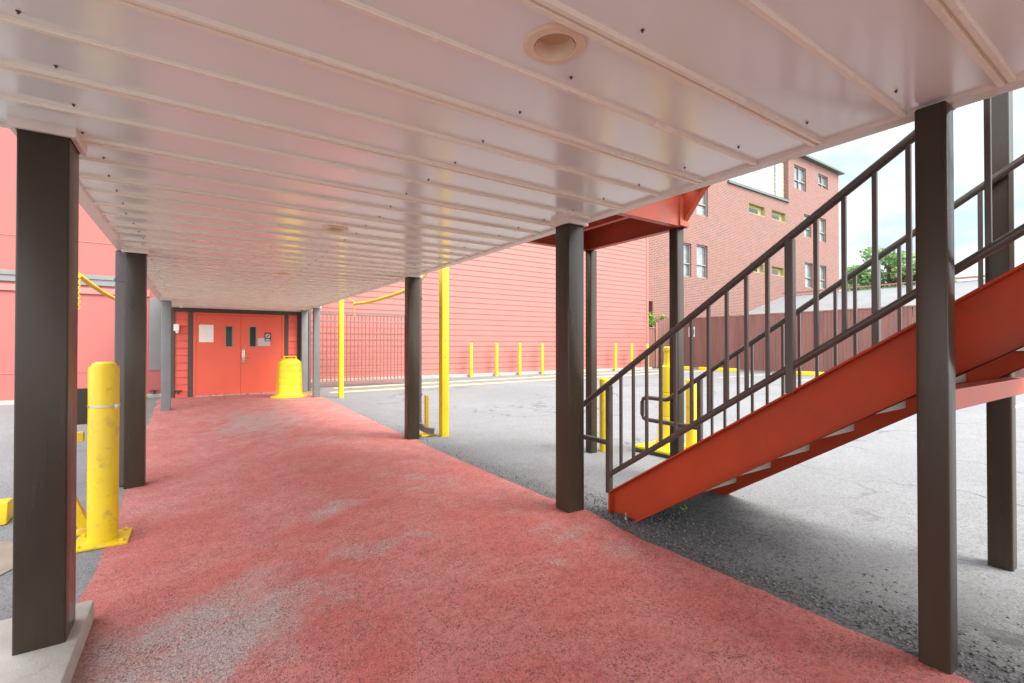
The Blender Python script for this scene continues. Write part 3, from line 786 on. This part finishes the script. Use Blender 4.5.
for x, y, h, r, l in ((4.10, 4.12, .905, .062, 'short yellow bollard beside the thin far landing post'), (4.79, 3.41, .905, .062, 'short yellow bollard behind the railing, right of the tall delineator')):
    b = MB(); dome_pipe(b, x, y, -.02, h, r, 24)
    tag(b.build('bollard', M['yellow'], origin=(x, y, 0), smooth=True), l, 'bollard', 'short yellow bollards beyond the stairs')
# big bollard at left with base plate
bx, by = -.556, 4.50; bz = gz(bx, by)
bb = thing('bollard', (bx, by, bz), 'thick yellow steel bollard with flanged base plate near the left post', 'bollard')
b = MB(); b.lathe([(.088, .02), (.088, 1.255), (.084, 1.27), (.070, 1.272)], (bx, by, bz), 36); b.build('pipe', M['yellow'], bb, smooth=True)
b = MB(); b.lathe([(.074, 1.265), (.07, 1.288), (.052, 1.30), (.004, 1.304)], (bx, by, bz), 28)
for v in b.bm.verts: v.co.z += .006 * nz(v.co.x * 30, v.co.y * 30)
b.build('cap', M['yellow'], bb, smooth=True)
b = MB(); b.box(bx - .155, bx + .155, by - .155, by + .155, bz + .003, bz + .022, .003); b.build('base_plate', M['yellow'], bb)
for sx in (-1, 1):
    for sy in (-1, 1):
        b = MB(); b.lathe([(.016, .022), (.016, .036), (.009, .04)], (bx + sx * .12, by + sy * .12, bz), 6); b.build('bolt', M['yellow'], bb)
# tall poles at the drive crossing
GP = 'tall slim yellow poles carrying the clearance bar'
for x, y, l in ((2.895, 6.05, 'nearer tall yellow pole right of the middle brown post'), (2.945, 11.93, 'farther tall yellow pole in front of the steel gate')):
    t = thing('clearance_pole', (x, y, 0), l, 'pole', GP)
    b = MB(); b.box(x - .055, x + .055, y - .055, y + .055, -.02, 2.95, .012, 3); b.build('shaft', M['yellow'], t, smooth=True)
    b = MB(); b.box(x - .062, x + .062, y - .062, y + .062, 2.952, 2.975, .004); b.build('cap', M['yellow'], t)
def chain(b, p0, p1, link=.045):
    p0, p1 = Vector(p0), Vector(p1); n = max(2, int((p1 - p0).length / (link * .72)))
    d = (p1 - p0).normalized()
    for i in range(n):
        c = p0 + (p1 - p0) * ((i + .5) / n)
        a = d.cross(Vector((1, 0, 0)) if i % 2 else Vector((0, 1, .3))).normalized()
        ring = []
        for q in range(9):
            t = 2 * PI * q / 8
            ring.append(c + d * (link / 2) * math.cos(t) + a * (link * .3) * math.sin(t))
        b.tube(ring, .006, 5)
def cbar(x, pts, hang, label):
    t = thing('clearance_bar', (x, pts[0][0], pts[0][1]), label, 'bar', 'yellow clearance bars hung beside the walkway')
    b = MB(); b.tube([(x, y, z) for y, z in pts], .032, 12); b.build('pipe', M['yellow'], t, smooth=True)
    for (a, c) in hang:
        b = MB(); chain(b, a, c); b.build('chain', M['yellow'], t)
cbar(2.98, [(7.2, 2.235), (8.2, 2.195), (9.1, 2.178), (10.0, 2.182), (10.9, 2.22)], [((2.98, 10.88, 2.20), (2.98, 10.88, 1.93)), ((2.98, 10.9, 2.26), (2.95, 11.87, 2.52)), ((2.98, 7.2, 2.24), (2.90, 6.1, 2.60))], 'sagging yellow clearance bar hung right of the walkway near the gate')
cbar(-1.2, [(7.72, 2.13), (8.5, 2.105), (9.4, 2.09), (10.4, 2.09), (11.2, 2.12)], [((-1.2, 7.74, 2.09), (-1.2, 7.74, 1.72)), ((-1.2, 7.7, 2.15), (-1.2, 6.6, 2.45))], 'yellow clearance bar with dangling chain seen between the left posts')
# low yellow guard behind the middle post
t = thing('downspout_guard', (2.72, 6.2, 0), 'low yellow steel guard behind the downspout of the middle post', 'guard')
b = MB(); b.box(2.715, 2.765, 6.27, 6.32, 0, .56, .005); b.build('upright', M['yellow'], t)
b = MB(); b.box(2.60, 2.82, 6.14, 6.40, .006, .03, .003); b.build('base_plate', M['yellow'], t)

# tall delineator post with square base beyond the stairs
cx, cy = 4.70, 3.66
dl = thing('delineator_post', (cx, cy, 0), 'tall tiered yellow plastic delineator on a square base behind the railing', 'delineator')
b = MB(); b.box(cx - .30, cx + .30, cy - .30, cy + .30, 0.0, .035, .008, rz=.1); b.build('rubber_foot', M['black'], dl)
b = MB(); b.poly([(cx - .29, cy - .30), (cx + .30, cy - .29), (cx + .29, cy + .30), (cx - .30, cy + .29)], 2, .037, .075, .012); b.build('base', M['yellow_plastic'], dl)
b = MB(); b.lathe([(.155, .075), (.15, .12), (.128, .15), (.122, .42), (.116, .425), (.116, .44), (.120, .445), (.112, .70), (.106, .705), (.106, .72), (.112, .725), (.104, .98), (.098, 1.02), (.06, 1.035)], (cx, cy, 0), 28); b.build('column', M['yellow_plastic'], dl, smooth=True)
b = MB(); b.lathe([(.060, 1.035), (.052, 1.07), (.05, 1.20), (.058, 1.205), (.058, 1.245), (.04, 1.258)], (cx, cy, 0), 20); b.build('handle', M['yellow_plastic'], dl, smooth=True)

# steel barrier and strapped board beside the big left bollard
bt = thing('steel_barrier', (-.95, 4.75, gz(-.95, 4.75)), 'low yellow tubular barrier with diagonal brace behind the large left post', 'barrier')
zb = gz(-.95, 4.75)
b = MB(); b.box(-1.00, -.93, 4.70, 4.77, zb, .72, .006); b.build('upright', M['yellow'], bt)
b = MB(); b.box(-.928, -.695, 4.70, 4.76, .555, .625, .006); b.build('rail', M['yellow'], bt)
b = MB(); b.tube([(-.95, 4.73, .62), (-.70, 4.80, -.10)], .045, 4, square=True); b.build('brace', M['yellow'], bt)
b = MB(); b.box(-.76, -.62, 4.72, 4.86, zb + .004, zb + .016); b.build('foot', M['yellow'], bt)
bd = thing('brown_board', (-.8, 4.6, .8), 'dark brown board strapped across the thick yellow bollard', 'board')
b = MB(); b.box(-.93, -.62, 4.565, 4.605, .70, .96, .004); b.build('board', M['post'], bd)
b = MB(); b.lathe([(.0885, -.007), (.0915, -.006), (.0915, .006), (.0885, .007)], (bx, by, .836), 36, cap=False); b.box(bx + .07, bx + .09, by - .09, by - .06, .82, .85, .003); b.build('strap', M['strap'], bd)

# wheel stops
def wheel_stop(x, y, z, L, rz, label, w=.15, h=.13):
    b = MB(); b.poly([(-w / 2, 0), (-w / 2 * .62, h), (w / 2 * .62, h), (w / 2, 0)], 0, -L / 2, L / 2, .014)
    o = b.build('wheel_stop', M['yellow'], smooth=True); o.location = (x, y, z); o.rotation_euler = (0, 0, rz)
    tag(o, label, 'wheel stop', 'yellow concrete wheel stops in the parking lot')
wheel_stop(-2.16, 5.42, gz(-2, 5.4) + .002, 1.83, .04, 'yellow wheel stop at the left edge of the photo', .24, .17)
for y, l in ((16.4, 'far yellow wheel stop beside the pink building corner'), (13.9, 'yellow wheel stop by the fence, behind the near landing post'), (9.6, 'yellow wheel stop before the fence seen between the stair railings'), (3.9, 'yellow wheel stop by the fence at the far right under the stringer')):
    wheel_stop(21.6, y, .002, 2.0, PI / 2, l, .2, .17)

# ------------------------------------------------------------------ fence
fn = thing('wooden_fence', (23.2, 10, 0), 'tall dark brown board fence along the far side of the lot', 'fence')
FX = 23.2
ybay = 17.55; i = 0
while ybay > -2:
    y1, y0 = ybay, ybay - 2.7
    b = MB(); nb = 18; gap = .012 if ybay > 9 else .03
    w = 2.7 / nb
    for q in range(nb):
        ya = y1 - q * w
        b.box(FX, FX + .022, ya - w + gap, ya, .05, 2.78 + .015 * random.random())
    b.box(FX + .0225, FX + .06, y0, y1, .35, .44); b.box(FX + .0225, FX + .06, y0, y1, 2.40, 2.49); b.box(FX + .0225, FX + .06, y0, y1, 1.35, 1.44)
    b.build('board_panel', M['fence'], fn)
    b = MB(); b.box(FX - .03, FX + .09, y0, y1, 2.80, 2.84, .004); b.build('cap_rail', M['fence_cap'], fn)
    b = MB(); b.box(FX + .0605, FX + .16, y1 - .05, y1 + .05, 0, 2.79); b.build('fence_post', M['fence'], fn)
    b = MB(); b.box(FX - .03, FX, y0, y1, .06, .20); b.build('kick_board', M['fence'], fn)
    ybay -= 2.7
b = MB()
for q in range(14): b.box(20.95 + q * .16, 20.95 + q * .16 + .148, 17.62, 17.645, .05, 2.30 + .58 * min(1, max(0, (q - 1) / 7)))
b.box(20.95, 23.19, 17.6455, 17.68, .35, .44); b.box(20.95, 23.19, 17.6455, 17.68, 2.0, 2.1); b.build('board_panel', M['fence'], fn)
b = MB(); b.box(20.62, 20.93, 17.60, 17.66, .05, 2.22); b.build('gate_leaf', M['wood'], fn)
b = MB(); b.box(20.45, 21.6, 17.585, 17.70, 2.24, 2.29); b.build('gate_beam', M['fence_cap'], fn)
b = MB(); b.box(21.50, 21.60, 17.56, 17.60, .0, 2.6); b.build('gate_post', M['wood'], fn)
sgn = thing('parking_sign', (FX, 16.45, 1.75), 'small white parking sign with a blue square on the brown fence', 'sign')
b = MB(); b.box(FX - .012, FX - .004, 16.28, 16.66, 1.76, 2.32, .002); b.build('plate', M['white'], sgn)
b = MB(); b.box(FX - .016, FX - .013, 16.31, 16.56, 1.90, 2.18); b.build('blue_square', M['blue'], sgn)

# ------------------------------------------------------------------ brick building
YB = 18.3
br = thing('brick_building', (34, YB, 0), 'tall red brick building with a flat roofed tower beyond the fence', 'building')
def win_holes(x0, x1, z0, z1, holes, b, y0=YB, dep=.45):
    xs_ = sorted({x0, x1, *[h[0] for h in holes], *[h[1] for h in holes]}); zs_ = sorted({z0, z1, *[h[2] for h in holes], *[h[3] for h in holes]})
    vd = {}
    def vv(x, z):
        if (x, z) not in vd: vd[(x, z)] = b.bm.verts.new((x, y0, z))
        return vd[(x, z)]
    for xa, xb in zip(xs_, xs_[1:]):
        for za, zb_ in zip(zs_, zs_[1:]):
            cx_, cz_ = (xa + xb) / 2, (za + zb_) / 2
            if any(h[0] < cx_ < h[1] and h[2] < cz_ < h[3] for h in holes): continue
            b.bm.faces.new((vv(xa, za), vv(xb, za), vv(xb, zb_), vv(xa, zb_)))
    for h in holes:
        for (p_, q_) in (((h[0], h[2]), (h[1], h[2])), ((h[1], h[2]), (h[1], h[3])), ((h[1], h[3]), (h[0], h[3])), ((h[0], h[3]), (h[0], h[2]))):
            b.bm.faces.new([b.bm.verts.new(c) for c in ((p_[0], y0, p_[1]), (q_[0], y0, q_[1]), (q_[0], y0 + dep, q_[1]), (p_[0], y0 + dep, p_[1]))])
L = [(24.6, 25.75, 5.55, 7.65), (26.3, 27.45, 5.6, 7.7), (26.3, 27.5, 9.6, 11.5), (24.6, 25.75, 9.6, 11.5), (21.15, 22.1, 0.2, 3.85)]
C_ = [(32.3, 34.5, 10.65, 11.4), (35.35, 37.45, 10.65, 11.4), (32.4, 34.3, 6.5, 7.2), (35.3, 37.2, 6.5, 7.2)]
T_ = [(38.75, 40.65, 13.6, 15.45), (42.75, 44.45, 14.45, 15.55), (40.3, 41.5, 10.0, 11.8), (42.95, 44.1, 9.95, 11.9), (40.4, 41.7, 5.95, 7.95), (42.95, 44.1, 6.0, 7.95)]
b = MB(); win_holes(20.5, 29.7, 0, 15.5, L, b); win_holes(29.7, 37.85, 0, 12.25, C_, b); win_holes(37.85, 46.5, 0, 16.2, T_, b)
b.box(20.5, 29.68, YB + .46, YB + 9, 0, 15.48); b.box(29.72, 37.83, YB + .46, YB + 9, 0, 12.2); b.box(37.87, 46.48, YB + .46, YB + 9, 0, 16.1)
# side returns
for x, z in ((46.5, 16.2), (37.85, 16.2), (20.5, 15.5), (29.7, 15.5)):
    b.bm.faces.new([b.bm.verts.new(c) for c in ((x, YB, 0), (x, YB + 9.1, 0), (x, YB + 9.1, z), (x, YB, z))])
b.build('wall', M['brick'], br)
b = MB(); b.box(29.72, 37.83, YB - .12, YB + .45, 12.255, 12.42); b.build('parapet_cap', M['green_trim'], br)
b = MB(); b.poly([(37.5, 16.22), (46.95, 16.22), (46.95, 16.34), (37.5, 16.40)], 1, YB - .35, YB + 9.5); b.build('roof', M['green_trim'], br)
b = MB(); b.box(20.3, 29.75, YB - .1, YB + 9.2, 15.505, 15.7); b.build('roof', M['green_trim'], br)
b = MB(); sawtooth(b, 29.72, 37.835, YB + .40, 12.43, 16.0, .3, .012, .04, .004); b.build('upper_siding', M['panel_white'], br)
b = MB(); sawtooth(b, 36.6, 37.84, YB + .33, 12.43, 15.4, .3, .012, .03, .004); b.build('upper_siding', M['panel_yellow'], br)
for x0, x1, z0, z1 in L[:4] + T_:
    b = MB(); fr = .07
    for (a0, a1, c0, c1) in ((x0, x0 + fr, z0, z1), (x1 - fr, x1, z0, z1), (x0 + fr, x1 - fr, z0, z0 + fr), (x0 + fr, x1 - fr, z1 - fr, z1)): b.box(a0, a1, YB + .10, YB + .2, c0, c1)
    b.box(x0 + fr, x1 - fr, YB + .11, YB + .19, (z0 + z1) / 2 - .24, (z0 + z1) / 2 - .16)
    if x1 - x0 > 1.6: b.box((x0 + x1) / 2 - .04, (x0 + x1) / 2 + .04, YB + .115, YB + .185, z0 + fr, z1 - fr)
    w_ = b.build('window', M['alu'], br)
    b = MB(); b.box(x0 + .01, x1 - .01, YB + .2005, YB + .22, z0 + .01, z1 - .01); b.build('pane', M['pane'], w_)
for x0, x1, z0, z1 in C_:
    b = MB(); b.box(x0 + .005, x1 - .005, YB + .26, YB + .30, z0 + .005, z1 - .005)
    for (a0, a1, c0, c1) in ((x0 + .005, x0 + .05, z0 + .05, z1 - .05), (x1 - .05, x1 - .005, z0 + .05, z1 - .05), (x0 + .005, x1 - .005, z0 + .005, z0 + .05), (x0 + .005, x1 - .005, z1 - .05, z1 - .005)): b.box(a0, a1, YB + .02, YB + .259, c0, c1)
    w_ = b.build('slit_window', M['lintel_yellow'], br)
    b = MB(); b.box(x0 + .08, x0 + .70 * (x1 - x0), YB + .20, YB + .259, z0 + .08, z0 + .60 * (z1 - z0)); b.build('pane', M['pane_dark'], w_)
b = MB(); b.box(21.16, 22.09, YB + .40, YB + .448, .21, 3.84); b.build('recess_door', M['trim_brown'], br)
# green plants in the recess above the gate
def leaves(b, c, rad, n, size, flat_=1.0):
    for i in range(n):
        while True:
            d = Vector((random.uniform(-1, 1), random.uniform(-1, 1), random.uniform(-1, 1)))
            if d.length < 1: break
        pnt = Vector(c) + Vector((d.x * rad[0], d.y * rad[1], d.z * rad[2]))
        u = Vector((random.gauss(0, 1), random.gauss(0, 1), random.gauss(0, .6))).normalized(); w = u.cross(Vector((random.gauss(0, 1), random.gauss(0, 1), random.gauss(0, 1)))).normalized()
        s = size * random.uniform(.6, 1.3)
        b.bm.faces.new([b.bm.verts.new(pnt + u * s), b.bm.verts.new(pnt + w * s * .5), b.bm.verts.new(pnt - u * s), b.bm.verts.new(pnt - w * s * .5)])
for (c, r, n, l) in (((21.45, 17.95, 2.75), (.45, .2, .42), 260, 'bright green bush behind the wooden gate at the pink corner'), ((22.55, 17.95, 2.85), (.30, .2, .22), 90, 'small bright green bush peeking over the fence corner')):
    t = thing('bush', (c[0], c[1], 0), l, 'bush')
    b = MB(); leaves(b, c, r, n, .085); b.build('foliage', M['weed'], t)
    b = MB(); b.tube([(c[0], c[1], 0), (c[0] + .05, c[1], c[2] * .6), (c[0], c[1], c[2])], .025, 6); b.build('stem', M['bark'], t)

# shed beyond the fence
sh = thing('shed', (29, 6, 0), 'low shed with a pale grey metal roof behind the fence', 'shed')
b = MB(); b.box(25.6, 33.5, -6, 14.2, 0, 2.85); b.build('wall', M['panel_white'], sh)
b = MB(); b.poly([(25.0, 2.90), (29.5, 4.17), (34.2, 2.90), (34.2, 2.97), (29.5, 4.25), (25.0, 2.97)], 1, -6.3, 14.6); b.build('roof', M['roof'], sh)
b = MB(); b.box(29.4, 29.6, -6.3, 14.6, 4.37, 4.44); 
for y in range(-6, 15, 3): b.box(29.46, 29.54, y - .04, y + .04, 4.22, 4.37)
b.build('ridge_rail', M['fence_cap'], sh)

# trees
def tree(x, y, h, rad, label, mat, n):
    t = thing('tree', (x, y, 0), label, 'tree', 'trees beyond the shed')
    b = MB(); b.tube([(x, y, 0), (x + .1, y, h * .3), (x - .05, y + .1, h * .55), (x, y, h * .8)], .16, 8)
    cl = []
    for i in range(26):
        a = random.uniform(0, 2 * PI); rr = rad * random.uniform(.15, .85); zz = h * random.uniform(.30, .93)
        rr *= (1.15 - abs(zz / h - .62) * 1.6)
        c = (x + rr * math.cos(a), y + rr * math.sin(a), zz); cl.append(c)
        b.tube([(x, y, zz * .55), ((x + c[0]) / 2, (y + c[1]) / 2, zz * .82), c], .04, 5)
    b.build('trunk', M['bark'], t, smooth=True)
    b = MB()
    for c in cl: 
        s = random.uniform(.65, 1.2); leaves(b, c, (rad * .42 * s, rad * .42 * s, rad * .34 * s), n // 14, .16)
    b.build('crown', M[mat], t)
tree(40, 14.6, 7.4, 1.9, 'bushy green tree behind the shed, nearest the brick tower', 'leaf', 2600)
tree(41, 12.9, 8.6, 2.2, 'tallest green tree behind the shed between the stair railings', 'leaf', 3000)
tree(40, 11.0, 7.6, 1.8, 'rounded green tree behind the shed, left of the near slim post', 'leaf2', 2400)
tree(42, 6.6, 5.6, 1.9, 'low pale green tree over the shed roof right of the near slim post', 'leaf2', 1500)
# weeds
for (x, y, n, s, l) in ((-1.05, 14.25, 40, .035, 'small weed at the foot of the pink stucco wall'), (2.60, 13.6, 26, .03, 'small weed beside the far corner downspout'), (3.15, 2.30, 10, .012, 'tiny weed sprouting under the stair stringer')):
    b = MB(); leaves(b, (x, y, gz(x, y) + s * 1.3), (s * 4, s * 2, s * 1.6), n, s); tag(b.build('weed', M['weed'], origin=(x, y, gz(x, y))), l, 'weed')

# ------------------------------------------------------------------ light, sky, camera
SUN_EL, SUN_AZ = math.radians(50), math.radians(146)   # azimuth measured from +Y clockwise
w = bpy.data.worlds.new('World'); S.world = w; w.use_nodes = True
nt = w.node_tree; bg = nt.nodes['Background']
sky = N(nt, 'ShaderNodeTexSky', sky_type='NISHITA'); sky.sun_disc = False; sky.sun_elevation = SUN_EL; sky.sun_rotation = SUN_AZ; sky.dust_density = 2.0
tc = N(nt, 'ShaderNodeTexCoord')
sep = N(nt, 'ShaderNodeSeparateXYZ'); nt.links.new(tc.outputs['Generated'], sep.inputs[0])
mp = N(nt, 'ShaderNodeMapping'); mp.inputs['Scale'].default_value = (1, 1, 2.6); nt.links.new(tc.outputs['Generated'], mp.inputs['Vector'])
cn = noise_tex(nt, mp.outputs['Vector'], 3.2, 8, .58, .3)
cm_ = ramp(nt, cn, [(.36, .35), (.56, 1.0)])
cc = mixc(nt, ramp(nt, noise_tex(nt, mp.outputs['Vector'], 6, 6), [(.3, 0.0), (.7, 1.0)]), (10.5, 11.0, 11.6), (13.5, 13.6, 13.6))
gap = N(nt, 'ShaderNodeVectorMath', operation='DOT_PRODUCT'); nrm = N(nt, 'ShaderNodeVectorMath', operation='NORMALIZE')
nt.links.new(tc.outputs['Generated'], nrm.inputs[0]); nt.links.new(nrm.outputs[0], gap.inputs[0])
gd = Vector((math.sin(math.radians(76)), math.cos(math.radians(76)), .36)).normalized(); gap.inputs[1].default_value = gd
gm = N(nt, 'ShaderNodeMapRange'); nt.links.new(gap.outputs['Value'], gm.inputs[0]); gm.inputs[1].default_value = .76; gm.inputs[2].default_value = .90; gm.inputs[3].default_value = 0; gm.inputs[4].default_value = 1.0
thin = ramp(nt, cn, [(.40, 1.0), (.66, .62)])
gf = N(nt, 'ShaderNodeMath', operation='MULTIPLY'); nt.links.new(gm.outputs[0], gf.inputs[0]); nt.links.new(thin, gf.inputs[1])
skyc = mixc(nt, cm_, sky.outputs['Color'], cc)
veil = mixc(nt, ramp(nt, cn, [(.42, 0.0), (.60, 1.0)]), (2.25, 2.95, 3.2), (3.6, 3.65, 3.65))
nt.links.new(mixc(nt, gm.outputs[0], skyc, veil), bg.inputs['Color'])
bg.inputs['Strength'].default_value = .105
sd = bpy.data.lights.new('Sun', 'SUN'); sd.energy = 1.7; sd.angle = math.radians(34); sd.color = (1, .95, .87)
so = bpy.data.objects.new('Sun', sd); COL.objects.link(so)
dirv = Vector((math.sin(SUN_AZ) * math.cos(SUN_EL), math.cos(SUN_AZ) * math.cos(SUN_EL), math.sin(SUN_EL)))
so.rotation_euler = dirv.to_track_quat('Z', 'Y').to_euler(); so.location = dirv * 50

cd = bpy.data.cameras.new('Camera'); cd.sensor_width = 36; cd.lens = 472.1 * 36 / 1024; cd.clip_end = 2000; cd.clip_start = .05
co = bpy.data.objects.new('Camera', cd); COL.objects.link(co)
co.location = (0, 0, 1.27); co.rotation_euler = (PI / 2 + .0087, 0, -.5894)
S.camera = co
S.view_settings.view_transform = 'Standard'; S.view_settings.look = 'None'; S.view_settings.gamma = 1; S.view_settings.exposure = 1.77
S.cycles.max_bounces = 10; S.cycles.diffuse_bounces = 6
